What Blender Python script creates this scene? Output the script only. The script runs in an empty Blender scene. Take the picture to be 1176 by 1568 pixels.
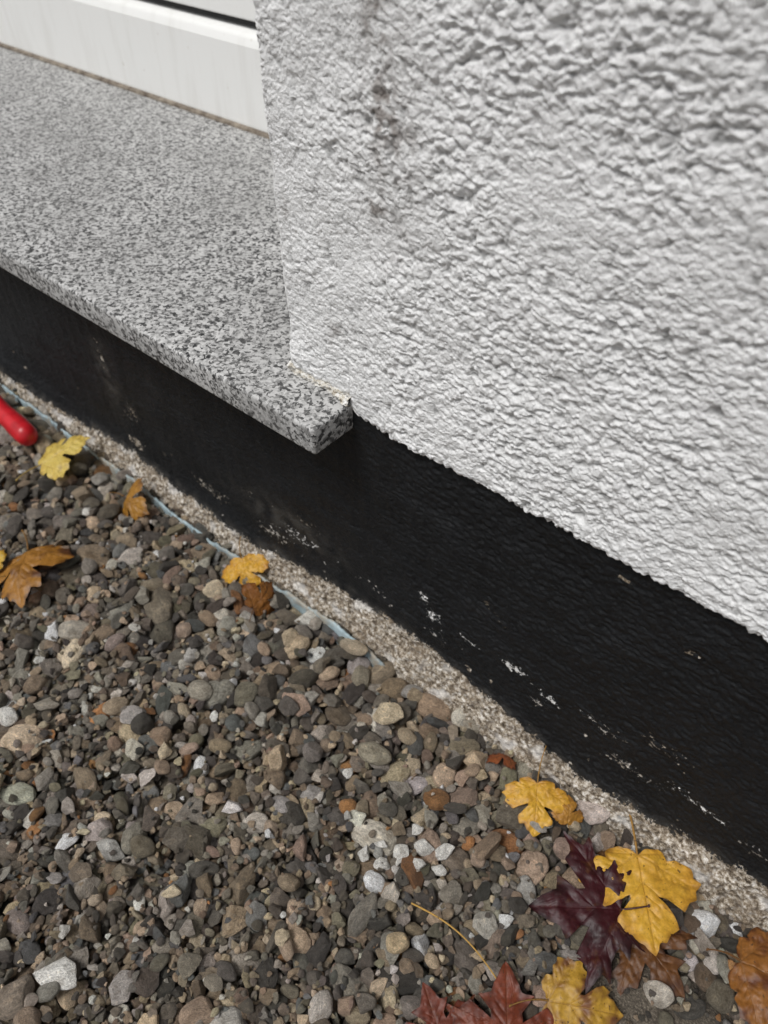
import bpy, math, random
import numpy as np
from mathutils import Matrix, Vector
random.seed(7); rng=np.random.default_rng(7)
scene=bpy.context.scene

# ---------------------------------------------------------------- noise
_gr=np.random.default_rng(3)
GT=_gr.normal(size=(256,3)); GT/=np.linalg.norm(GT,axis=1)[:,None]
PERM=_gr.permutation(256).astype(np.int64)
def perlin(x,y,z,seed=0):
    x=np.asarray(x,float);y=np.asarray(y,float)+seed*17.13;z=np.asarray(z,float)+seed*5.71
    x,y,z=np.broadcast_arrays(x,y,z)
    ix=np.floor(x).astype(np.int64);iy=np.floor(y).astype(np.int64);iz=np.floor(z).astype(np.int64)
    fx=x-ix;fy=y-iy;fz=z-iz
    f=lambda t:t*t*t*(t*(t*6-15)+10)
    u=f(fx);v=f(fy);w=f(fz)
    def g(a,b,c):
        h=PERM[(PERM[(PERM[(ix+a)&255]+iy+b)&255]+iz+c)&255]
        G=GT[h]
        return G[...,0]*(fx-a)+G[...,1]*(fy-b)+G[...,2]*(fz-c)
    L=lambda a,b,t:a+(b-a)*t
    return 1.5*L(L(L(g(0,0,0),g(1,0,0),u),L(g(0,1,0),g(1,1,0),u),v),
             L(L(g(0,0,1),g(1,0,1),u),L(g(0,1,1),g(1,1,1),u),v),w)
def sstep(a,b,x):
    t=np.clip((x-a)/(b-a),0,1);return t*t*(3-2*t)
def worley2(x,z,seed=0):
    x=x+seed*3.3;ix=np.floor(x).astype(np.int64);iz=np.floor(z).astype(np.int64)
    best=np.full(x.shape,9.)
    for a in(-1,0,1):
        for b in(-1,0,1):
            h=PERM[(PERM[(ix+a)&255]+iz+b)&255];h2=PERM[(h+71)&255]
            d=(ix+a+h/255.-x)**2+(iz+b+h2/255.-z)**2
            best=np.minimum(best,d)
    return np.sqrt(best)

# ---------------------------------------------------------------- mesh helpers
def link(o): scene.collection.objects.link(o); return o
def mesh_np(name,V,F,mat,smooth=True):
    F=np.asarray(F,dtype=np.int32); k=F.shape[1]
    me=bpy.data.meshes.new(name)
    me.vertices.add(len(V)); me.vertices.foreach_set('co',np.asarray(V,np.float32).ravel())
    me.loops.add(F.size); me.loops.foreach_set('vertex_index',F.ravel())
    me.polygons.add(len(F)); me.polygons.foreach_set('loop_start',np.arange(0,F.size,k,dtype=np.int32))
    me.update(calc_edges=True)
    me.polygons.foreach_set('use_smooth',np.full(len(F),smooth))
    if mat: me.materials.append(mat)
    me.validate()
    return me
def grid_faces(nu,nv,flip=False):
    i=np.arange(nu-1)[:,None]*nv+np.arange(nv-1)[None,:]
    i=i.ravel()
    F=np.stack([i,i+nv,i+nv+1,i+1],1)
    return F[:,::-1] if flip else F
def fattr(me,name,vals):
    a=me.attributes.new(name,'FLOAT','POINT'); a.data.foreach_set('value',np.asarray(vals,np.float32).ravel())
def cattr(me,name,rgb):
    a=me.attributes.new(name,'FLOAT_COLOR','POINT')
    c=np.ones((len(rgb),4),np.float32);c[:,:3]=rgb
    a.data.foreach_set('color',c.ravel())
def obj(name,me): return link(bpy.data.objects.new(name,me))

# ---------------------------------------------------------------- material helpers
class M:
    def __init__(s,name):
        s.m=bpy.data.materials.new(name); s.m.use_nodes=True
        s.t=s.m.node_tree; s.b=s.t.nodes['Principled BSDF']; s.out=s.t.nodes['Material Output']
    def n(s,typ,**kw):
        nd=s.t.nodes.new(typ)
        for k,v in kw.items(): setattr(nd,k,v)
        return nd
    def l(s,a,b): s.t.links.new(a,b)
    def coord(s): return s.n('ShaderNodeTexCoord').outputs['Object']
    def noise(s,scale,detail=4,rough=.55,vec=None,dist=0):
        nd=s.n('ShaderNodeTexNoise'); nd.inputs['Scale'].default_value=scale
        nd.inputs['Detail'].default_value=detail; nd.inputs['Roughness'].default_value=rough
        nd.inputs['Distortion'].default_value=dist
        s.l(vec or s.coord(),nd.inputs['Vector']); return nd.outputs['Fac']
    def ramp(s,fac,stops,interp='LINEAR'):
        r=s.n('ShaderNodeValToRGB'); r.color_ramp.interpolation=interp
        e=r.color_ramp.elements
        while len(e)<len(stops): e.new(.5)
        for el,(p,c) in zip(e,stops):
            el.position=p; el.color=(c[0],c[1],c[2],1) if not isinstance(c,(int,float)) else (c,c,c,1)
        s.l(fac,r.inputs[0]); return r.outputs[0]
    def mix(s,fac,a,b,mode='MIX'):
        x=s.n('ShaderNodeMix',data_type='RGBA',blend_type=mode)
        for sock,v in((x.inputs[0],fac),(x.inputs[6],a),(x.inputs[7],b)):
            if hasattr(v,'links') : s.l(v,sock)
            elif isinstance(v,(int,float)): sock.default_value=v if sock==x.inputs[0] else (v,v,v,1)
            else: sock.default_value=(*v,1)
        return x.outputs[2]
    def math(s,op,a,b=0.,c=0.,clamp=False):
        x=s.n('ShaderNodeMath',operation=op,use_clamp=clamp)
        for sock,v in zip(x.inputs,(a,b,c)):
            if hasattr(v,'links'): s.l(v,sock)
            else: sock.default_value=v
        return x.outputs[0]
    def attr(s,name,t='GEOMETRY',o='Fac'):
        a=s.n('ShaderNodeAttribute',attribute_name=name,attribute_type=t); return a.outputs[o]
    def bump(s,h,strength,dist,nrm=None):
        b=s.n('ShaderNodeBump'); b.inputs['Strength'].default_value=strength; b.inputs['Distance'].default_value=dist
        s.l(h,b.inputs['Height'])
        if nrm: s.l(nrm,b.inputs['Normal'])
        return b.outputs[0]
    def base(s,c):
        if hasattr(c,'links'): s.l(c,s.b.inputs['Base Color'])
        else: s.b.inputs['Base Color'].default_value=(*c,1)
    def rough(s,r):
        if hasattr(r,'links'): s.l(r,s.b.inputs['Roughness'])
        else: s.b.inputs['Roughness'].default_value=r
    def normal(s,n): s.l(n,s.b.inputs['Normal'])

# stucco
m=M('white_stucco')
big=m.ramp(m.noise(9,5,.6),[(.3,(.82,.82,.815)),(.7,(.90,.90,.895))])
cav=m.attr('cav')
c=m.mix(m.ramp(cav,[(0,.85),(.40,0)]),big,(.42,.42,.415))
c=m.mix(m.attr('stain'),c,(.17,.135,.115))
c=m.mix(m.attr('cream'),c,(.70,.66,.58))
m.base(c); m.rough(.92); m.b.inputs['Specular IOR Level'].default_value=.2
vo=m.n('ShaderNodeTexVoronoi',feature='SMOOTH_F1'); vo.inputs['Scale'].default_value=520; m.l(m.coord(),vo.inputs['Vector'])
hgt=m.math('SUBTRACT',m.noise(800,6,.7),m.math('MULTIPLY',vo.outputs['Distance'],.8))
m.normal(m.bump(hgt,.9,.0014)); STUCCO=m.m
# plinth
m=M('black_paint_on_render')
P=m.attr('paint')
nz=m.noise(330,7,.72); nz2=m.noise(70,4,.6)
v=m.math('ADD',P,m.math('MULTIPLY',m.math('SUBTRACT',nz,.5),9.))
v=m.math('ADD',v,m.math('MULTIPLY',m.math('SUBTRACT',nz2,.5),3.5))
mask=m.ramp(v,[(0.0,0),(.12,1)])
blk=m.ramp(m.noise(22,6,.65),[(.3,(.0045,.0052,.0062)),(.62,(.0088,.0098,.0115)),(.8,(.018,.0188,.02))])
blk=m.mix(m.ramp(m.noise(340,5,.75),[(.60,0),(.76,.45)]),blk,(.050,.052,.054))
blk=m.mix(m.attr('dust'),blk,(.062,.058,.052))
bare=m.ramp(m.noise(260,7,.75),[(.37,(.035,.026,.018)),(.45,(.19,.15,.105)),(.53,(.48,.42,.34)),(.63,(.85,.82,.77))])
bare=m.mix(m.ramp(m.noise(34,4,.6),[(.42,0),(.7,.5)]),bare,(.26,.20,.14))
bare=m.mix(m.attr('bcav'),bare,(.08,.06,.045))
bare=m.mix(m.attr('white'),bare,(.86,.855,.84))
m.base(m.mix(mask,bare,blk))
m.rough(m.ramp(mask,[(0,.95),(1,.52)])); m.b.inputs['Specular IOR Level'].default_value=.32
mpb=m.n('ShaderNodeMapping'); mpb.inputs['Scale'].default_value=(520,200,90); m.l(m.coord(),mpb.inputs[0])
h=m.math('ADD',m.math('MULTIPLY',mask,.3),m.math('ADD',m.noise(420,6,.7),m.math('MULTIPLY',m.noise(1,3,.6,vec=mpb.outputs[0]),.5)))
m.normal(m.bump(h,.95,.0016)); PLINTH=m.m
# granite
m=M('speckled_granite')
co=m.coord()
w=m.n('ShaderNodeTexNoise'); w.inputs['Scale'].default_value=330; w.inputs['Detail'].default_value=3; m.l(co,w.inputs['Vector'])
vm=m.n('ShaderNodeVectorMath',operation='MULTIPLY_ADD'); m.l(w.outputs['Color'],vm.inputs[0]); vm.inputs[1].default_value=(.005,.005,.005); m.l(co,vm.inputs[2])
vo=m.n('ShaderNodeTexVoronoi'); vo.inputs['Scale'].default_value=430; m.l(vm.outputs[0],vo.inputs['Vector'])
sp=m.n('ShaderNodeSeparateColor'); m.l(vo.outputs['Color'],sp.inputs[0])
g=m.math('ADD',m.math('MULTIPLY',sp.outputs[0],.55),m.math('MULTIPLY',m.noise(210,4,.65),.75))
col=m.ramp(g,[(.39,(.022,.022,.023)),(.48,(.09,.089,.088)),(.57,(.225,.223,.218)),(.67,(.38,.377,.37)),(.86,(.56,.555,.545))])
col=m.mix(m.ramp(m.noise(10,5,.65),[(.42,0),(.7,.4)]),col,(.20,.197,.19))
m.base(col); m.rough(m.ramp(m.noise(60,4,.6),[(.3,.40),(.7,.58)])); m.b.inputs['Specular IOR Level'].default_value=.4
m.normal(m.bump(m.noise(700,4,.7),.2,.0006)); GRANITE=m.m
# pvc
m=M('white_pvc')
mp=m.n('ShaderNodeMapping'); mp.inputs['Scale'].default_value=(40,40,6); m.l(m.coord(),mp.inputs[0])
c=m.mix(m.ramp(m.noise(1,5,.6,vec=mp.outputs[0]),[(.5,0),(.8,.4)]),(.82,.82,.80),(.56,.54,.50))
c=m.mix(m.ramp(m.noise(90,3,.6),[(.70,0),(.76,.5)]),c,(.4,.33,.25))
m.base(c); m.rough(.38); PVC=m.m
m=M('rubber_gasket'); m.base((.02,.02,.02)); m.rough(.7); GASK=m.m
m=M('dirty_sealant'); m.base(m.ramp(m.noise(90,5,.7),[(.35,(.08,.06,.045)),(.65,(.28,.24,.19))])); m.rough(.9); SEAL=m.m
m=M('glass_pane'); m.base((.03,.035,.04)); m.rough(.05); GLASS=m.m
m=M('cream_mortar'); m.base(m.ramp(m.noise(250,5,.7),[(.36,(.22,.18,.13)),(.46,(.58,.54,.46)),(.6,(.82,.81,.78))])); m.rough(.95)
m.normal(m.bump(m.noise(600,5,.7),.9,.0014)); MORTAR=m.m
m=M('blue_membrane')
c=m.ramp(m.noise(70,5,.6),[(.35,(.20,.25,.27)),(.5,(.31,.40,.43)),(.7,(.45,.54,.57))])
c=m.mix(m.ramp(m.noise(28,5,.7),[(.50,0),(.60,.85)]),c,(.33,.28,.21))
m.base(c); m.rough(.6); m.normal(m.bump(m.noise(200,4,.6),.4,.001)); MEMB=m.m
# stones
m=M('gravel_stone')
ca=m.attr('col','INSTANCER','Color')
oi=m.n('ShaderNodeObjectInfo')
tc=m.n('ShaderNodeTexCoord')
va=m.n('ShaderNodeVectorMath',operation='ADD'); m.l(tc.outputs['Object'],va.inputs[0])
cb=m.n('ShaderNodeCombineXYZ')
for i,k in enumerate((31.,57.,13.)): m.l(m.math('MULTIPLY',oi.outputs['Random'],k),cb.inputs[i])
m.l(cb.outputs[0],va.inputs[1])
n1=m.noise(1.6,5,.7,vec=va.outputs[0]); n2=m.noise(8,4,.75,vec=va.outputs[0])
c=m.mix(1.,ca,m.ramp(n1,[(.25,(.45,.41,.36)),(.55,(1,1,1)),(.8,(1.6,1.5,1.35))]),'MULTIPLY')
c=m.mix(1.,c,m.ramp(n2,[(.3,(.5,.5,.5)),(.5,(1,1,1)),(.72,(1.6,1.6,1.6))]),'MULTIPLY')
m.base(c); m.rough(m.ramp(n1,[(.3,.40),(.7,.75)])); m.b.inputs['Specular IOR Level'].default_value=.5
m.normal(m.bump(n2,.6,.10)); STONE=m.m
# soil
m=M('sandy_soil')
vo=m.n('ShaderNodeTexVoronoi'); vo.inputs['Scale'].default_value=110; m.l(m.coord(),vo.inputs['Vector'])
sp=m.n('ShaderNodeSeparateColor'); m.l(vo.outputs['Color'],sp.inputs[0])
vc=m.ramp(sp.outputs[0],[(0,(.07,.06,.05)),(.4,(.16,.13,.10)),(.75,(.28,.23,.17)),(1,(.5,.45,.38))])
sand=m.ramp(m.noise(600,6,.75),[(.3,(.03,.024,.018)),(.5,(.11,.09,.068)),(.72,(.36,.31,.24))])
c=m.mix(m.attr('far'),sand,m.mix(m.ramp(vo.outputs['Distance'],[(.3,0),(.7,.9)]),vc,(.02,.017,.014)))
m.base(c); m.rough(.95); m.normal(m.bump(m.noise(500,6,.75),.9,.003)); SOIL=m.m
# leaf
m=M('autumn_leaf')
c=m.attr('col','GEOMETRY','Color')
c=m.mix(1.,c,m.ramp(m.noise(420,4,.6),[(.3,.75),(.7,1.15)]),'MULTIPLY')
c=m.mix(m.ramp(m.noise(330,2,.5),[(.68,0),(.72,.8)]),c,(.05,.022,.008))
c=m.mix(m.ramp(m.noise(75,4,.6),[(.56,0),(.72,.45)]),c,(.16,.065,.012))
m.base(c); m.rough(.5)
m.normal(m.bump(m.noise(260,5,.6),.35,.0012))
tr=m.n('ShaderNodeBsdfTranslucent'); m.l(c,tr.inputs[0]); mx=m.n('ShaderNodeMixShader'); mx.inputs[0].default_value=.2
m.l(m.b.outputs[0],mx.inputs[1]); m.l(tr.outputs[0],mx.inputs[2]); m.l(mx.outputs[0],m.out.inputs[0]); LEAF=m.m
m=M('red_plastic'); m.base(m.ramp(m.noise(60,4,.6),[(.35,(.38,.006,.012)),(.65,(.55,.012,.02))])); m.rough(.38); m.normal(m.bump(m.noise(900,3,.5),.1,.0005)); RED=m.m
m=M('tool_steel'); m.base((.4,.4,.4)); m.b.inputs['Metallic'].default_value=.9; m.rough(.4); STEEL=m.m

# ---------------------------------------------------------------- stucco wall
SILL_TOP=.2775; XC=-.35; SILL_END=-.288
def seg(a,b,st): n=max(2,int(round((b-a)/st))+1); return np.linspace(a,b,n)[:-1]
R=.007
u=np.concatenate([seg(-.34,-.03,.003),seg(-.03,.40,.00066),seg(.40,1.0,.002),seg(1.0,3.0,.04),[3.0]])
t=np.concatenate([seg(0,.29,.00066),seg(.29,.6,.003),seg(.6,2.4,.03),[2.4]])
arc=R*math.pi/2
bx=np.where(u<0,XC,np.where(u<arc,XC+R-R*np.cos(np.clip(u/R,0,math.pi/2)),XC+R+(u-arc)))
by=np.where(u<0,R-u,np.where(u<arc,R-R*np.sin(np.clip(u/R,0,math.pi/2)),0))
nx=np.where(u<0,-1,np.where(u<arc,-np.cos(np.clip(u/R,0,math.pi/2)),0))
ny=np.where(u<0,0,np.where(u<arc,-np.sin(np.clip(u/R,0,math.pi/2)),-1))
zb=.2685+.0024*perlin(bx*60,0,3)+.0026*perlin(bx*180,0,9)+.0014*perlin(bx*420,0,9)+.004*sstep(-.25,.2,bx)
zb=np.where(bx<SILL_END,SILL_TOP+.0036+.0052*perlin(bx*95,1,3)+.0030*perlin(bx*300,1,3),zb)
zb=np.where(u<-.005,SILL_TOP-.001,zb)
BX=np.repeat(bx[:,None],len(t),1);BY=np.repeat(by[:,None],len(t),1)
Z=zb[:,None]+t[None,:]+(.2685-zb)[:,None]*sstep(0,.05,t)[None,:]
NX=nx[:,None]+0*Z;NY=ny[:,None]+0*Z
crease=-.262+.012*np.sin((Z-.27)*11)+.012*perlin(Z*22,0,0,44)
strip=1-sstep(-.035,.02,BX-crease)
lean=.0032*strip
wx=.0022*perlin(BX*150,BY*150,Z*150,11); wz=.0022*perlin(BX*150,BY*150,Z*150,12)
X1=BX+wx;Z1=Z+wz
S1=np.where(BX<XC+.02,BX-BY,BX)+wx
l1=1-worley2(S1*150,Z1*215,1)*1.25
l2=1-worley2(S1*310,Z1*415,5)*1.2
h=.80*(l1-.42)*1.4+.50*(l2-.42)*1.3+.48*perlin(X1*185,BY*185,Z1*270,1)+.42*perlin(X1*370,BY*370,Z1*500,2)+.28*perlin(X1*650,BY*650,Z1*770,4)
h=h+.50*perlin(X1*75,BY*75,Z1*95,17)
h=np.where(h>0,np.tanh(h*1.2),h*1.15)
pits=-1.7*sstep(.45,.75,perlin(BX*62,BY*62,Z*62,21))
ampmod=.85+.75*perlin(BX*18,BY*18,Z*18,6)
amp=.00155*(1-.42*strip)*ampmod
hm=(h+pits*.8)*amp + .0016*perlin(BX*22,BY*22,Z*22,8)+.0009*perlin(BX*48,BY*48,Z*48,18)
r=.0055; dz=Z-zb[:,None]
rb=np.where(dz<r,r-np.sqrt(np.clip(r*r-(r-dz)**2,0,None)),0)*.8
off=hm-lean-rb
VX=BX+NX*off;VY=BY+NY*off
VZ=Z+.0008*perlin(BX*300,BY*300,Z*300,31)
VX=np.concatenate([VX[:,:1]*1.0,VX],1);VY=np.concatenate([VY[:,:1]+.03,VY],1);VZ=np.concatenate([VZ[:,:1]+.001,VZ],1)
hh=np.concatenate([h[:,:1],h],1)
Zc=np.concatenate([Z[:,:1],Z],1);BXc=np.concatenate([BX[:,:1],BX],1)
V=np.stack([VX,VY,VZ],-1).reshape(-1,3)
me=mesh_np('stucco_wall',V,grid_faces(*VX.shape),STUCCO)
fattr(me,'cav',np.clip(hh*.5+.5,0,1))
def blob(x0,z0,sx,sz): return np.exp(-((BXc-x0)/sx)**2-((Zc-z0)/sz)**2)
n3=perlin(BXc*110,0,Zc*110,41)+.6*perlin(BXc*300,0,Zc*300,42)
stain=1.1*blob(-.257,.475,.008,.012)+.7*blob(-.26,.510,.008,.016)+.6*blob(-.337,.405,.004,.006)+.5*blob(-.262,.425,.006,.008)+.3*blob(-.25,.46,.02,.05)+.4*blob(-.30,.33,.006,.01)
stain=np.clip(stain*(.5+1.3*n3)*1.3,0,.75)
fattr(me,'stain',stain)
fattr(me,'cream',np.clip((1-sstep(.001,.006,Zc-zb[:,None]))*(BXc<SILL_END+.004)*.7,0,1))
wall=obj('stucco_wall',me)
def box(name,x0,x1,y0,y1,z0,z1,mat,bev=0,parent=None,seg_=3):
    import bmesh
    bm=bmesh.new(); bmesh.ops.create_cube(bm,size=1)
    for v in bm.verts:
        v.co=Vector(((x0+x1)/2+v.co.x*(x1-x0),(y0+y1)/2+v.co.y*(y1-y0),(z0+z1)/2+v.co.z*(z1-z0)))
    if bev: bmesh.ops.bevel(bm,geom=bm.edges[:],offset=bev,segments=seg_,affect='EDGES',profile=.5)
    me=bpy.data.meshes.new(name); bm.to_mesh(me); bm.free(); me.materials.append(mat)
    for p in me.polygons: p.use_smooth=bev>0
    o=obj(name,me)
    if parent: o.parent=parent
    return o
box('wall_beside_window',-4,-1.95,.0,.36,.2685,2.67,STUCCO,.006,wall)
box('wall_core',-.3,2.62,.03,.36,.2685,2.67,STUCCO,.0,wall)

# ---------------------------------------------------------------- plinth
px=np.concatenate([seg(-4,-1.3,.05),seg(-1.3,-.95,.004),seg(-.95,.2,.001),seg(.2,.6,.003),seg(.6,2.6,.05),[2.6]])
pz=np.concatenate([seg(-.06,-.012,.004),seg(-.012,.28,.00095),[.28,.30]])
X,Zp=np.meshgrid(px,pz,indexing='ij')
Zp=np.where(X<SILL_END,np.minimum(Zp,.266),Zp)
ex=[-4,-.95,-.80,-.63,-.55,-.44,-.36,-.31,-.23,-.14,-.05,.03,.1,3]; ez=[.018,.018,.022,.036,.030,.028,.040,.049,.052,.041,.027,.038,.048,.048]
edge=np.interp(X,ex,ez)-.001+.003*perlin(X*28,0,0,51)+.004*perlin(X*90,0,Zp*90,52)
foot=1-sstep(-.02,.062,Zp)
ybase=.005-.018*foot**1.2
hb=.8*perlin(X*170,0,Zp*250,1)+.5*perlin(X*330,0,Zp*450,2)
under=sstep(-.30,-.20,X)
ampb=.00045+.00055*under
bare_m=1-sstep(-.004,.006,Zp-edge)
ampb=ampb*(1-bare_m)+.0012*bare_m
rough_b=perlin(X*450,0,Zp*450,9)*.5+perlin(X*200,0,Zp*200,29)*.9
off=np.tanh(hb*1.5)*ampb+.0011*perlin(X*20,0,Zp*20,8)+.0009*perlin(X*14,0,Zp*70,14)*(1-bare_m)+.0009*perlin(X*90,0,Zp*22,15)*(1-bare_m)+bare_m*.0019*rough_b+.0024*bare_m*perlin(X*80,0,Zp*80,19)
Y=ybase-off
me=mesh_np('black_plinth',np.stack([X,Y,Zp],-1).reshape(-1,3),grid_faces(*X.shape),PLINTH)
def pb(x0,z0,sx,sz,rot=0):
    dx=X-x0;dz_=Zp-z0;c_,s_=math.cos(rot),math.sin(rot)
    return np.exp(-((dx*c_+dz_*s_)/sx)**2-((-dx*s_+dz_*c_)/sz)**2)
paint=np.clip((Zp-edge)/.0032,-4,4.2)
chip_list=[(1.25,-.126,.099,.020,.0085,-.08),(1.02,-.095,.091,.022,.008,-.2),(1.05,-.205,.098,.016,.013,-.6),(1.0,-.215,.114,.014,.010,-.9),
 (1.0,-.172,.096,.024,.007,-.2),(.93,-.10,.076,.024,.008,0),(.90,.03,.083,.05,.010,-.05),(.88,.075,.074,.03,.012,0),(.96,-.37,.080,.05,.018,.1),
 (.93,-.40,.062,.05,.016,0),(.93,-.645,.165,.010,.035,.1),(1.05,-.625,.055,.025,.016,0),(.86,-.44,.10,.02,.012,0),(.98,-.02,.225,.010,.005,0),(.98,-.07,.254,.014,.005,0),
 (.9,-.29,.20,.006,.006,0),(.88,-.5,.06,.06,.018,0),(.88,-.27,.080,.04,.014,0),(.85,-.15,.15,.03,.01,-.6),(.84,.0,.12,.04,.02,0),(.86,-.62,.10,.03,.03,0),(.86,-.35,.11,.03,.015,0),
 (.90,-.20,.075,.03,.012,0),(.90,-.05,.10,.04,.012,0),(.86,-.02,.072,.05,.012,0)]
chips=np.zeros_like(X)
for am,*q in chip_list: chips=np.maximum(chips,am*pb(*q))
fl=sstep(.42,.70,perlin(X*95,0,Zp*120,91))*(.25+.75*(1-sstep(.06,.16,Zp)))
chips=np.maximum(chips,1.0*fl)
brk=1.0*perlin(X*150,0,Zp*330,93)+.8*perlin(X*420,0,Zp*520,94)
paint=np.minimum(paint,4.2-4.1*chips+np.where(chips>.4,brk,0))
fattr(me,'paint',paint)
fattr(me,'bcav',np.clip(-rough_b*1.6-.15,0,.8)*bare_m)
fattr(me,'white',np.clip(2.*(1.1*pb(-.13,.097,.06,.018)+.9*pb(-.2,.1,.03,.02)+.5*pb(.04,.083,.06,.01)+.4*pb(-.35,.08,.1,.02)),0,.9)*sstep(.004,.012,Zp-edge)+.40*sstep(.2,.5,perlin(X*40,0,Zp*60,77))*(1-sstep(.0,.004,Zp-edge)))
dust=.6*pb(-.645,.14,.015,.04)+.5*pb(-.38,.09,.06,.02)+.45*(1-sstep(0,.014,Zp-edge))*(1-.4*under)
dust=np.clip(dust*(.9+1.8*perlin(X*70,0,Zp*70,61)),0,.75)
fattr(me,'dust',dust)
obj('black_plinth',me)

# mortar joint between sill and stucco
nu=150;nv=26
uu=np.linspace(-.351,-.287,nu);vv=np.linspace(0,1,nv)
U,Vv=np.meshgrid(uu,vv,indexing='ij')
ang=Vv*math.pi
rr_=.0018+.0016*perlin(U*90,0,0,15)
Ym=.0050-rr_*np.sin(ang)*1.2-.0026*perlin(U*130,0,Vv*3,5)-.0014*perlin(U*450,0,Vv*9,6)-.003*sstep(-.31,-.29,U)
Zm=SILL_TOP-.0003+.0036*(1-np.cos(ang))+.0005*perlin(U*300,1,Vv*5,7)
Ym=np.where((Vv==0)|(Vv==1),.012,Ym)
obj('mortar_joint',mesh_np('mortar_joint',np.stack([U,Ym,Zm],-1).reshape(-1,3),grid_faces(nu,nv),MORTAR))

# ---------------------------------------------------------------- sill, window
sill=box('granite_window_sill',-2.0,SILL_END,-.035,.335,SILL_TOP-.024,SILL_TOP,GRANITE,.0028,seg_=4)
FY=.323
frame=bpy.data.objects.new('window_frame',None); link(frame)
def prof(name,pts,x0,x1,mat,bev=.0015):
    n=len(pts); V=[(x0,y,z) for y,z in pts]+[(x1,y,z) for y,z in pts]
    F=[(i,(i+1)%n,n+(i+1)%n,n+i) for i in range(n)]
    me=bpy.data.meshes.new(name); me.from_pydata(V,[],F+[tuple(range(n))[::-1],tuple(range(n,2*n))]); me.materials.append(mat)
    o=obj(name,me); o.parent=frame
    b=o.modifiers.new('bev','BEVEL'); b.width=bev; b.segments=3; b.limit_method='ANGLE'
    return o
z0=SILL_TOP
prof('bottom_rail',[(FY,z0+.002),(FY+.001,z0+.090),(FY+.005,z0+.100),(FY+.016,z0+.106),(FY+.08,z0+.108),(FY+.08,z0+.002)],-1.93,XC+.02,PVC,.003)
prof('gasket',[(FY+.012,z0+.107),(FY+.012,z0+.113),(FY+.05,z0+.113),(FY+.05,z0+.107)],-1.9,XC+.02,GASK,.0005)
prof('sash_rail',[(FY+.008,z0+.1135),(FY+.010,z0+.175),(FY+.022,z0+.185),(FY+.07,z0+.185),(FY+.07,z0+.1135)],-1.86,XC+.02,PVC,.002)
prof('sealant',[(FY-.005,z0-.0005),(FY-.004,z0+.003),(FY+.002,z0+.0045),(FY+.002,z0-.0005)],-1.95,XC+.02,SEAL,.001)
box('side_post',-1.96,-1.86,FY+.004,FY+.08,z0+.12,2.5,PVC,.003,frame)
box('glass',-1.87,XC+.02,FY+.03,FY+.036,z0+.18,2.5,GLASS,0,frame)

# ---------------------------------------------------------------- ground & gravel
gx=np.concatenate([[-60,-20,-6],seg(-2,-1.3,.05),seg(-1.3,.6,.006),seg(.6,2,.05),[2,6,20,60]])
gy=np.concatenate([[-60,-20,-6],seg(-2,-.75,.05),seg(-.75,.02,.006),[.02,.1]])
def soil_h(x,y):
    hgt=-.018+.004*perlin(x*9,y*9,0,71)+.007*sstep(-.06,-.015,y)
    d=np.sqrt(((x-.085)/.070)**2+((y+.100)/.042)**2)
    hgt=np.maximum(hgt,hgt+.018*(1-sstep(.5,1.25,d)))
    hgt=hgt+.0012*perlin(x*80,y*80,0,72)
    return hgt
GX,GY=np.meshgrid(gx,gy,indexing='ij')
inside=sstep(0,.1,GX+1.3)*(1-sstep(0,.1,GX-.5))*sstep(0,.05,GY+.68)
GZ=soil_h(GX,GY)*inside+(1-inside)*(-.006)
me=mesh_np('ground',np.stack([GX,GY,GZ],-1).reshape(-1,3),grid_faces(*GX.shape),SOIL)
fattr(me,'far',1-inside); obj('ground',me)

import bmesh
protos=bpy.data.collections.new('gravel_pieces')
def proto(i,kind):
    bm=bmesh.new(); bmesh.ops.create_icosphere(bm,subdivisions=4,radius=1)
    co=np.array([v.co[:] for v in bm.verts]); r_=np.random.default_rng(100+i)
    if kind=='round':
        k=1+.16*perlin(co[:,0]*.9,co[:,1]*.9,co[:,2]*.9,i)+.05*perlin(co[:,0]*2.5,co[:,1]*2.5,co[:,2]*2.5,i)
        co=co*k[:,None]
        for _ in range(5):
            n=r_.normal(size=3);n/=np.linalg.norm(n);d=r_.uniform(.74,.93)
            e=co@n-d; co=co-n[None,:]*(np.where(e>0,e*.8,0))[:,None]
    else:
        for _ in range(11):
            n=r_.normal(size=3);n/=np.linalg.norm(n);d=r_.uniform(.42,.80)
            e=co@n-d; co=co-n[None,:]*(np.where(e>0,e*.96,0))[:,None]
        k=1+.06*perlin(co[:,0]*3,co[:,1]*3,co[:,2]*3,i)
        co=co*k[:,None]*1.3
    for v,c_ in zip(bm.verts,co): v.co=c_
    me=bpy.data.meshes.new('gravel_piece'); bm.to_mesh(me); bm.free()
    for p in me.polygons: p.use_smooth=True
    me.materials.append(STONE)
    o=bpy.data.objects.new('gp_%02d'%i,me); protos.objects.link(o)
NR,NA=9,18
for i in range(NR): proto(i,'round')
for i in range(NR,NR+NA): proto(i,'ang')

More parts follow.
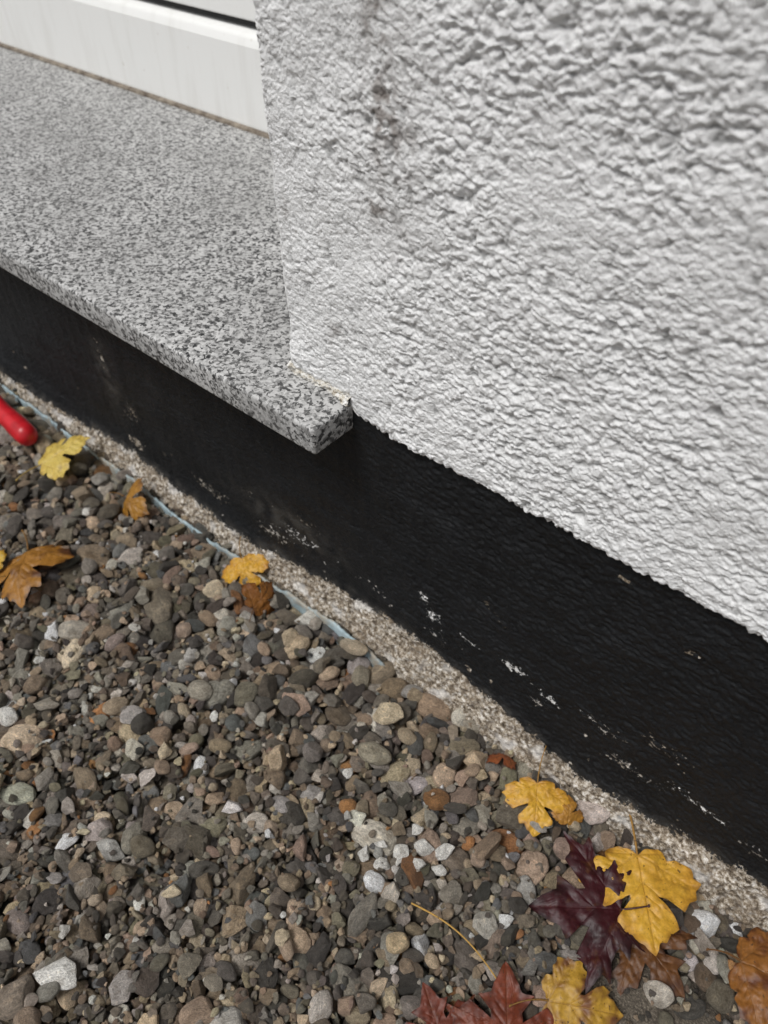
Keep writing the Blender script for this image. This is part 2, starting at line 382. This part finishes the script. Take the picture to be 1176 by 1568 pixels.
CELL=.0013; RX0,RX1,RY0,RY1=-1.20,.42,-.56,-.004
hxn=int((RX1-RX0)/CELL)+1;hyn=int((RY1-RY0)/CELL)+1
hx=RX0+np.arange(hxn)*CELL;hy=RY0+np.arange(hyn)*CELL
H=soil_h(*np.meshgrid(hx,hy,indexing='ij')).astype(np.float32)
pal=[((.31,.277,.232),20),((.11,.097,.082),16),((.215,.18,.14),17),((.32,.24,.165),14),((.50,.39,.27),13),((.26,.225,.16),8),
     ((.39,.285,.21),6),((.55,.50,.43),8),((.84,.80,.73),4.2),((.44,.22,.09),1.4),((.185,.182,.175),7),((.64,.53,.37),5)]
pw=np.array([p[1] for p in pal]);pw=pw/pw.sum();pc=np.array([p[0] for p in pal])
pts=[];rots=[];scl=[];cols=[];idx=[]
def place(x,y,a,b,c,kind,col=None,yaw=None,sink=.35,tilt=.35):
    rr=max(a,b)*.8
    i0=int((x-rr-RX0)/CELL);i1=int((x+rr-RX0)/CELL)+1;j0=int((y-rr-RY0)/CELL);j1=int((y+rr-RY0)/CELL)+1
    i0=max(i0,0);j0=max(j0,0);i1=min(i1,hxn);j1=min(j1,hyn)
    if i1-i0<2 or j1-j0<2: return
    yaw_=rng.uniform(0,6.283) if yaw is None else yaw
    sub=H[i0:i1,j0:j1]
    dx=hx[i0:i1,None]-x;dy=hy[None,j0:j1]-y
    cs,sn=math.cos(yaw_),math.sin(yaw_)
    q=((dx*cs+dy*sn)/a)**2+((-dx*sn+dy*cs)/b)**2
    ins=q<1
    if not ins.any(): return
    lo=np.clip(1-q,0,1)**.5*c
    need=(sub+lo*.9)[ins]
    need.sort(); zc=float(need[int(len(need)*.7)])-sink*c*.5
    H[i0:i1,j0:j1]=np.where(ins,np.maximum(sub,zc+lo*.95),sub)
    pts.append((x,y,zc)); rots.append((rng.normal()*tilt,rng.normal()*tilt,yaw_)); scl.append((a,b,c))
    if col is None:
        col=pc[rng.choice(len(pal),p=pw)]*rng.uniform(.45,1.3)*(1+rng.normal(size=3)*.025)
    cols.append(tuple(np.clip(col,.01,.85)))
    idx.append(rng.integers(0,NR) if kind=='round' else rng.integers(NR,NR+NA))
def rand_low(k):
    best=None
    for _ in range(k):
        x=rng.uniform(RX0+.006,RX1-.006);y=rng.uniform(RY0+.006,RY1-.004)
        v=H[int((x-RX0)/CELL),int((y-RY0)/CELL)]
        if best is None or v<best[0]: best=(v,x,y)
    return best
def sandy(x,y): return ((x-.085)/.065)**2+((y+.10)/.040)**2<1
def small(n_,thr,k=4):
    for _ in range(n_):
        v,x,y=rand_low(k)
        if v>thr: continue
        if sandy(x,y) and rng.random()<.85: continue
        base=.0030+.0012*min(max((y+.16)/.10,0),1)
        a=min(base*math.exp(rng.normal()*.47),.0095)
        if rng.random()<.012: a=rng.uniform(.0060,.0095)
        place(x,y,a*rng.uniform(1.0,1.65),a,a*rng.uniform(.5,.9),'ang' if rng.random()<.75 else 'round',tilt=.55)
small(18000,-.001,2)
n=0
bigs=[]
while n<1200:
    x=rng.uniform(RX0,RX1-.02);y=rng.uniform(-.45,-.012)
    w=.068+.10*(1-min(max((x+.45)/.35,0),1))
    p_=math.exp(-(abs(y)/w)**2)
    if x>-.02: p_*=.4
    if rng.random()>p_+.012: continue
    a=np.clip(.0092*math.exp(rng.normal()*.30),.006,.0165)
    if y>-a*.75: y=-a*.75-.002
    if any((x-q[0])**2+(y-q[1])**2<((a+q[2])*.80)**2 for q in bigs):
        n+=.25; continue
    bigs.append((x,y,a)); n+=1
    place(x,y,a*rng.uniform(1.05,1.45),a*rng.uniform(.8,1.05),a*rng.uniform(.55,.8),'round' if rng.random()<.85 else 'ang',sink=.9,tilt=.25)
small(23000,-.0003,4)
for _ in range(9000):
    v,x,y=rand_low(2)
    a=.0016*math.exp(rng.normal()*.35)
    place(x,y,a*1.3,a,a*.8,'ang')
W=(.82,.80,.75);CR=(.64,.53,.37)
for (x,y,a,b,c,k,col,yaw) in [
 (-.254,-.348,.017,.009,.004,'ang',W,.6),(-.205,-.052,.012,.010,.008,'ang',CR,.2),(-.0856,-.184,.009,.007,.006,'round',(.62,.48,.3),1.),
 (-.464,-.268,.010,.008,.007,'round',W,0.),(-.179,-.133,.008,.007,.006,'round',(.42,.21,.08),.4),(-.192,-.087,.015,.011,.008,'round',(.36,.32,.24),.3),
 (-.319,-.118,.014,.011,.009,'round',(.20,.18,.13),.9),(-.351,-.1425,.012,.010,.007,'round',(.40,.36,.29),.3),(-.275,-.020,.020,.008,.007,'round',(.44,.36,.26),-.1),
 (-.025,-.049,.013,.009,.007,'round',(.36,.26,.21),.2),(-.113,-.118,.008,.006,.005,'ang',W,.2),(-.100,-.110,.008,.005,.005,'ang',W,.9),(-.124,-.134,.005,.007,.005,'ang',W,.3),
 (-.108,-.132,.005,.004,.004,'ang',W,.4),(-.127,-.110,.005,.004,.003,'ang',W,1.4),(-.130,-.149,.007,.005,.004,'ang',W,.4),(-.146,-.152,.006,.005,.004,'ang',W,2.),
 (-.20,-.112,.005,.004,.004,'ang',W,2.),(-.235,-.265,.007,.005,.004,'ang',(.68,.57,.4),1.),(-.15,-.235,.006,.005,.004,'ang',CR,1.),(-.33,-.2,.008,.006,.005,'ang',CR,2.),
 (-.095,-.122,.005,.004,.003,'ang',W,.1),(-.139,-.138,.005,.003,.003,'ang',W,.6),
 (-.30,-.165,.010,.007,.005,'round',(.33,.26,.17),.6),(-.40,-.20,.012,.008,.006,'round',(.42,.33,.23),1.2),(-.28,-.26,.010,.008,.006,'round',(.2,.17,.12),.2),(-.19,-.29,.009,.007,.005,'ang',(.25,.22,.17),.9)]:
    place(x,y,a,b,c,k,np.array(col),yaw,sink=.7,tilt=.25)
print('stones',len(pts),'H pct',np.percentile(H,[5,50,95]))
pm=bpy.data.meshes.new('gravel'); pm.vertices.add(len(pts)); pm.vertices.foreach_set('co',np.array(pts,np.float32).ravel())
a=pm.attributes.new('rot','FLOAT_VECTOR','POINT');a.data.foreach_set('vector',np.array(rots,np.float32).ravel())
a=pm.attributes.new('scl','FLOAT_VECTOR','POINT');a.data.foreach_set('vector',np.array(scl,np.float32).ravel())
a=pm.attributes.new('pid','INT','POINT');a.data.foreach_set('value',np.array(idx,np.int32))
cattr(pm,'col',np.array(cols))
gravel=obj('gravel',pm)
ng=bpy.data.node_groups.new('scatter_gravel','GeometryNodeTree')
ng.interface.new_socket('Geometry',in_out='INPUT',socket_type='NodeSocketGeometry')
ng.interface.new_socket('Geometry',in_out='OUTPUT',socket_type='NodeSocketGeometry')
N=ng.nodes;gi=N.new('NodeGroupInput');go=N.new('NodeGroupOutput')
ip=N.new('GeometryNodeInstanceOnPoints');ci=N.new('GeometryNodeCollectionInfo')
ci.inputs['Collection'].default_value=protos;ci.inputs['Separate Children'].default_value=True;ci.inputs['Reset Children'].default_value=True
def na(nm,dt):
    n_=N.new('GeometryNodeInputNamedAttribute');n_.data_type=dt;n_.inputs['Name'].default_value=nm;return n_.outputs['Attribute']
er=N.new('FunctionNodeEulerToRotation')
L=ng.links
L.new(gi.outputs[0],ip.inputs['Points']);L.new(ci.outputs[0],ip.inputs['Instance']);ip.inputs['Pick Instance'].default_value=True
L.new(na('pid','INT'),ip.inputs['Instance Index']);L.new(na('rot','FLOAT_VECTOR'),er.inputs[0]);L.new(er.outputs[0],ip.inputs['Rotation'])
L.new(na('scl','FLOAT_VECTOR'),ip.inputs['Scale']);L.new(ip.outputs[0],go.inputs[0])
md=gravel.modifiers.new('scatter','NODES');md.node_group=ng

# membrane strip at foot of the plinth
mx_=np.linspace(-1.1,-.21,700);mv=np.linspace(0,1,12)
U,Vv=np.meshgrid(mx_,mv,indexing='ij')
topz=.010+.007*perlin(U*14,0,0,81)+.004*perlin(U*70,0,0,82)+.0016*perlin(U*260,0,0,85)-.03*sstep(-.25,-.21,U)+.008*np.exp(-((U+.31)/.07)**2)
zz=-.03+(topz+.03)*Vv
yy=-.0165-.004*perlin(U*12,0,0,83)-.002*np.sin(Vv*3)+.0012*perlin(U*90,0,zz*90,84)
me=mesh_np('blue_membrane_strip',np.stack([U,yy,zz],-1).reshape(-1,3),grid_faces(700,12),MEMB)
o=obj('blue_membrane_strip',me); s_=o.modifiers.new('s','SOLIDIFY');s_.thickness=.002

# ---------------------------------------------------------------- leaves
FIELD=[(0,0),(.07,-.05),(.20,-.09),(.33,-.04),(.35,.04),(.43,.02),(.52,.08),(.60,.12),(.60,.20),(.66,.27),(.58,.33),(.58,.42),(.50,.47),(.42,.53),(.33,.48),(.25,.45),(.155,.41),(.165,.50),(.22,.56),(.31,.62),(.31,.70),(.27,.77),(.19,.77),(.15,.85),(.09,.88),(0,.97)]
SHARP=[(0,0),(.12,-.03),(.30,-.10),(.44,-.20),(.39,-.05),(.54,.0),(.43,.10),(.55,.20),(.80,.26),(.70,.36),(.88,.56),(.64,.51),(.52,.60),(.38,.45),(.21,.40),(.20,.55),(.36,.70),(.20,.73),(.15,.86),(0,1.08)]
def hz(x,y,rad,pct=85):
    i=int((x-RX0)/CELL);j=int((y-RY0)/CELL);k=int(rad/CELL)
    s=H[max(i-k,0):i+k,max(j-k,0):j+k]
    return float(np.percentile(s,pct)) if s.size else 0.
def leaf(name,kind,size,cx,cy,ang,tilt=(0,0),curl=.15,col=(.75,.42,.03),col2=(.55,.22,.02),vein=(.8,.55,.12),stem=.6,stem_bend=.3,seed=1,fold=.0,dz=.002,spots=.3):
    half=np.array(FIELD if kind=='field' else SHARP,float)
    r2=np.random.default_rng(seed)
    L_=half[1:-1].copy();L_[:,0]*=-1;L_[:,0]*=r2.uniform(.86,1.0);L_+=r2.normal(size=L_.shape)*.014
    poly=np.vstack([half,L_[::-1],half[:1]])
    out=[]
    nseg=7
    Pp=poly[:-1];nP=len(Pp)
    for i in range(nP):
        p0,p1,p2,p3=Pp[i-1],Pp[i],Pp[(i+1)%nP],Pp[(i+2)%nP]
        for t_ in np.arange(nseg)/nseg:
            cr=.5*((2*p1)+(-p0+p2)*t_+(2*p0-5*p1+4*p2-p3)*t_**2+(-p0+3*p1-3*p2+p3)*t_**3)
            li=p1+(p2-p1)*t_
            out.append(cr*(.7 if kind=='field' else .45)+li*(.3 if kind=='field' else .55))
    O=np.array(out);nO=len(O)
    O=O+np.stack([perlin(O[:,0]*16,O[:,1]*16,0,seed),perlin(O[:,0]*16,O[:,1]*16,5,seed)],1)*.010
    C=np.array([0,.28]);K=36
    rr=np.linspace(0,1,K+1)[1:]**.85
    Pts=C+(O[None]-C)*rr[:,None,None]
    Pts=np.vstack([C[None],Pts.reshape(-1,2)])
    edge_=np.concatenate([[0],np.repeat(rr,nO)])
    idn=lambda k,i:1+k*nO+(i%nO)
    tri=[(0,idn(0,i),idn(0,i+1)) for i in range(nO)]
    for k in range(K-1):
        for i in range(nO):
            tri.append((idn(k,i),idn(k+1,i),idn(k+1,i+1)));tri.append((idn(k,i),idn(k+1,i+1),idn(k,i+1)))
    x=Pts[:,0];y=Pts[:,1]
    tips=[(0,.9),(.55,.30),(-.53,.30),(.30,-.03),(-.30,-.03)] if kind=='field' else [(0,1.05),(.85,.55),(-.82,.55),(.42,-.17),(-.4,-.17)]
    vd=np.full(len(x),9.)
    for tx,ty in tips:
        Ld=math.hypot(tx,ty);ux,uy=tx/Ld,ty/Ld
        al=np.clip(x*ux+y*uy,0,Ld);d=np.hypot(x-al*ux,y-al*uy)
        vd=np.minimum(vd,d/(1.0-.6*al/Ld))
        for q in np.arange(.3,.95,.14):
            for sgn in(1,-1):
                sx_,sy_=ux*Ld*q,uy*Ld*q
                a_=math.atan2(uy,ux)+sgn*.75;wx_,wy_=math.cos(a_),math.sin(a_);l2=.30*Ld*(1.1-q)
                al=np.clip((x-sx_)*wx_+(y-sy_)*wy_,0,l2)
                d=np.hypot(x-sx_-al*wx_,y-sy_-al*wy_)
                vd=np.minimum(vd,d*2.4+.006)
    ve=np.exp(-(vd/.010)**2)
    z=-curl*((x/.6)**2*.6+((y-.35)/.6)**2*.7)*.5+.055*perlin(x*3,y*3,0,seed+3)+.022*perlin(x*9,y*9,0,seed+5)
    z=z+fold*np.abs(x)-.006*ve+.02*np.clip(vd,0,.08)/.08*.5
    nz=perlin(x*4,y*4,1,seed+9)[:,None];nz2=perlin(x*14,y*14,1,seed+19)[:,None]
    e=(sstep(.72,1.0,edge_+.18*nz[:,0]))[:,None]
    c1=np.array(col);c2=np.array(col2)
    f=np.clip(.35*e+spots*(nz*1.6+nz2*.6)+.1,0,1)
    cc=c1*(1-f)+c2*f
    e2=sstep(.93,1.0,edge_+.10*nz2[:,0]+.06*nz[:,0])[:,None]*.55
    cc=cc*(1-e2)+c2*.45*e2
    cc=cc*(1-.6*ve[:,None])+np.array(vein)*.6*ve[:,None]
    vz=np.stack([x,y,z],1)*size
    SV=[];ns=26;nr=7
    base=len(vz)
    for k in range(ns):
        t_=k/(ns-1)
        p=np.array([stem_bend*stem*(t_**2),-t_*stem,.10*math.sin(t_*2.2)*stem-.02+.06*t_])*size
        rad=size*.013*(1-.35*t_)+(size*.010 if k>=ns-2 else 0)
        for q in range(nr):
            a_=2*math.pi*q/nr;SV.append(p+np.array([math.cos(a_)*rad,0,math.sin(a_)*rad]))
    for k in range(ns-1):
        for q in range(nr):
            a0=base+k*nr+q;a1=base+k*nr+(q+1)%nr;b0=a0+nr;b1=a1+nr
            tri+= [(a0,a1,b1),(a0,b1,b0)]
    vz=np.vstack([vz,SV]);cc=np.vstack([cc,np.tile(np.array(vein)*.75,(len(SV),1))])
    me=mesh_np(name,vz,tri,LEAF);cattr(me,'col',np.clip(cc,0.003,.95))
    o=obj(name,me)
    dx,dy=-math.sin(ang),math.cos(ang)
    zc=hz(cx,cy,size*.35)
    o.matrix_world=Matrix.Translation((cx-dx*.35*size,cy-dy*.35*size,zc+dz))@Matrix.Rotation(ang,4,'Z')@Matrix.Rotation(tilt[0],4,'X')@Matrix.Rotation(tilt[1],4,'Y')
    return o
rad=math.radians
YE=(.66,.37,.038);YO=(.46,.20,.02);YV=(.45,.23,.03)
leaf('maple_leaf','field',.070,.031,-.043,rad(-143),(.03,.05),.10,YE,YO,YV,1.05,.15,2,dz=.012,spots=.22)
leaf('maple_leaf','field',.042,-.064,-.037,rad(-150),(-.25,.05),.25,YE,YO,YV,.9,-.2,5,dz=.010)
leaf('maple_leaf','sharp',.062,.008,-.078,rad(128),(.0,-.05),.10,(.046,.005,.008),(.020,.004,.005),(.06,.009,.011),.3,.1,7,dz=.008,spots=.5)
leaf('maple_leaf','sharp',.045,.055,-.072,rad(-110),(.0,.1),.2,(.14,.055,.015),(.06,.02,.008),(.18,.08,.03),.3,.1,8,dz=.004,spots=.6)
leaf('maple_leaf','sharp',.052,.001,-.175,rad(35),(.08,.0),.15,(.19,.04,.016),(.09,.018,.008),(.17,.06,.03),.5,.1,9,dz=.006,spots=.6)
leaf('maple_leaf','sharp',.036,-.035,-.204,rad(60),(.25,.0),.2,(.17,.035,.016),(.09,.018,.008),(.17,.06,.03),.5,.1,10,dz=.003,spots=.6)
leaf('maple_leaf','field',.052,.030,-.136,rad(-60),(.05,.15),.3,(.46,.26,.03),(.17,.065,.02),(.32,.17,.04),.5,.3,11,dz=.006,spots=.9)
leaf('maple_leaf','field',.056,.122,-.038,rad(-80),(.1,-.1),.3,(.28,.11,.02),(.12,.035,.01),(.22,.10,.03),.4,.3,12,dz=.006,spots=.9)
leaf('maple_leaf','field',.042,-.418,-.026,rad(-120),(-.45,.35),.35,(.64,.35,.03),(.46,.18,.02),YV,.5,-.3,13,dz=.012)
leaf('maple_leaf','field',.036,-.380,-.038,rad(10),(.1,.9),.5,(.28,.11,.02),(.16,.05,.01),(.22,.10,.03),.5,.3,14,dz=.007)
leaf('maple_leaf','field',.064,-.710,-.050,rad(-20),(.35,-.15),.3,(.66,.50,.12),(.55,.36,.06),(.6,.42,.12),.5,.3,15,dz=.010)
leaf('maple_leaf','field',.048,-.592,-.042,rad(-100),(.2,.9),.7,(.36,.17,.02),(.18,.07,.01),(.3,.15,.03),.5,.3,16,dz=.008)
leaf('maple_leaf','field',.075,-.596,-.170,rad(-130),(.15,.3),.6,(.34,.15,.02),(.10,.035,.01),(.3,.15,.03),.4,.3,17,dz=.010,spots=1.)
leaf('maple_leaf','field',.040,-.632,-.196,rad(100),(.1,-.3),.4,(.58,.37,.03),(.38,.18,.01),YV,.4,.3,18,dz=.006)
leaf('maple_leaf','field',.022,-.040,-.026,rad(30),(.5,.2),.7,(.42,.20,.03),(.25,.10,.02),YV,.2,.3,19,dz=.005)
leaf('maple_leaf','field',.024,-.108,-.018,rad(140),(.3,.6),.8,(.25,.07,.02),(.15,.04,.02),(.2,.1,.03),.2,.3,20,dz=.004)
def tube(name,P,r0,r1,mat,colr):
    P=np.array(P,float);n_=len(P);V=[];F=[]
    for k,p in enumerate(P):
        rr=r0+(r1-r0)*k/(n_-1)
        tg=P[min(k+1,n_-1)]-P[max(k-1,0)];tg/=np.linalg.norm(tg);s1=np.cross(tg,[0,0,1]);s1/=np.linalg.norm(s1);s2=np.cross(s1,tg)
        for q in range(8):
            a_=q*math.pi/4;V.append(p+rr*(s1*math.cos(a_)+s2*math.sin(a_)))
    for k in range(n_-1):
        for q in range(8): F.append((k*8+q,k*8+(q+1)%8,(k+1)*8+(q+1)%8,(k+1)*8+q))
    me=mesh_np(name,V,F,mat);cattr(me,'col',np.tile(colr,(len(V),1)));return obj(name,me)
ts=np.linspace(0,1,30)
tube('dry_leaf_stalk',[(-.0947+.077*t_,-.157-.001*t_+.006*math.sin(3*t_),.009+.005*math.sin(t_*3)) for t_ in ts],.0007,.0005,LEAF,(.50,.29,.06))

# ---------------------------------------------------------------- red handled trowel
def lathe(name,prof_,mat,sy=1.):
    ns=40;V=[];F=[]
    for x,r_ in prof_:
        for q in range(ns):
            a_=2*math.pi*q/ns;V.append((x,math.cos(a_)*r_*sy,math.sin(a_)*r_))
    for k in range(len(prof_)-1):
        for q in range(ns): F.append((k*ns+q,k*ns+(q+1)%ns,(k+1)*ns+(q+1)%ns,(k+1)*ns+q))
    return obj(name,mesh_np(name,V,F,mat))
tool=bpy.data.objects.new('hand_trowel',None);link(tool)
pr=[]
for k in range(13):
    a_=k/12*math.pi/2;pr.append((.013-.013*math.cos(a_),.0145*math.sin(a_)))
pr+=[(.03,.0150),(.05,.0140),(.07,.0128),(.09,.0135),(.105,.0145),(.115,.0125),(.118,.008)]
h_=lathe('handle',pr,RED,.9);h_.parent=tool
s_=lathe('shaft',[(.117,.0045),(.15,.0042),(.19,.004),(.2,.003)],STEEL);s_.parent=tool
n1_=14;Vb=[]
for k in range(n1_):
    t_=k/(n1_-1);wd=.032*(1-t_**2.5)+.001
    for q in range(7):
        s1=(q-3)/3;Vb.append((.19+.13*t_,s1*wd,.006*s1*s1-.004))
Fb=[(k*7+q,k*7+q+1,(k+1)*7+q+1,(k+1)*7+q) for k in range(n1_-1) for q in range(6)]
b_=obj('blade',mesh_np('blade',Vb,Fb,STEEL));b_.parent=tool
sm=b_.modifiers.new('s','SOLIDIFY');sm.thickness=.0015
tool.matrix_world=Matrix.Translation((-.758,-.058,.026))@Matrix.Rotation(math.pi-.08,4,'Z')

# ---------------------------------------------------------------- light
el=61;az_dir=Vector((-.22,-.65,0)).normalized()
e=rad(el);sd=Vector((az_dir.x*math.cos(e),az_dir.y*math.cos(e),math.sin(e)))
sun=bpy.data.lights.new('sun','SUN');sun.energy=2.4;sun.angle=rad(18);sun.color=(1,.99,.975)
so=link(bpy.data.objects.new('sun',sun));so.rotation_euler=sd.to_track_quat('Z','Y').to_euler()
w=bpy.data.worlds.new('World');scene.world=w;w.use_nodes=True
nt=w.node_tree;bg=nt.nodes['Background']
sk=nt.nodes.new('ShaderNodeTexSky');sk.sky_type='NISHITA';sk.sun_disc=False;sk.sun_elevation=e
sk.sun_rotation=math.atan2(sd.x,sd.y);sk.dust_density=3;sk.ozone_density=1
hs=nt.nodes.new('ShaderNodeHueSaturation');hs.inputs['Saturation'].default_value=.2
nt.links.new(sk.outputs[0],hs.inputs['Color']);nt.links.new(hs.outputs[0],bg.inputs[0]);bg.inputs[1].default_value=.09

# ---------------------------------------------------------------- camera
f_px=1130/1568
hd=Vector((-.647,.763,0)).normalized();pit=math.atan2(1170,1130)
fw=hd*math.cos(pit)-Vector((0,0,1))*math.sin(pit);rt=hd.cross(Vector((0,0,1))).normalized();up=rt.cross(fw)
cam=bpy.data.cameras.new('camera');co=link(bpy.data.objects.new('camera',cam))
mt=Matrix((rt,up,-fw)).transposed().to_4x4();mt.translation=Vector((0,-.3,.6));co.matrix_world=mt
cam.sensor_fit='VERTICAL';cam.sensor_height=36;cam.lens=36*f_px
cam.clip_start=.01;cam.clip_end=300
cam.dof.use_dof=True;cam.dof.focus_distance=.50;cam.dof.aperture_fstop=8.0
scene.camera=co
scene.view_settings.view_transform='Standard';scene.view_settings.look='None';scene.view_settings.exposure=0
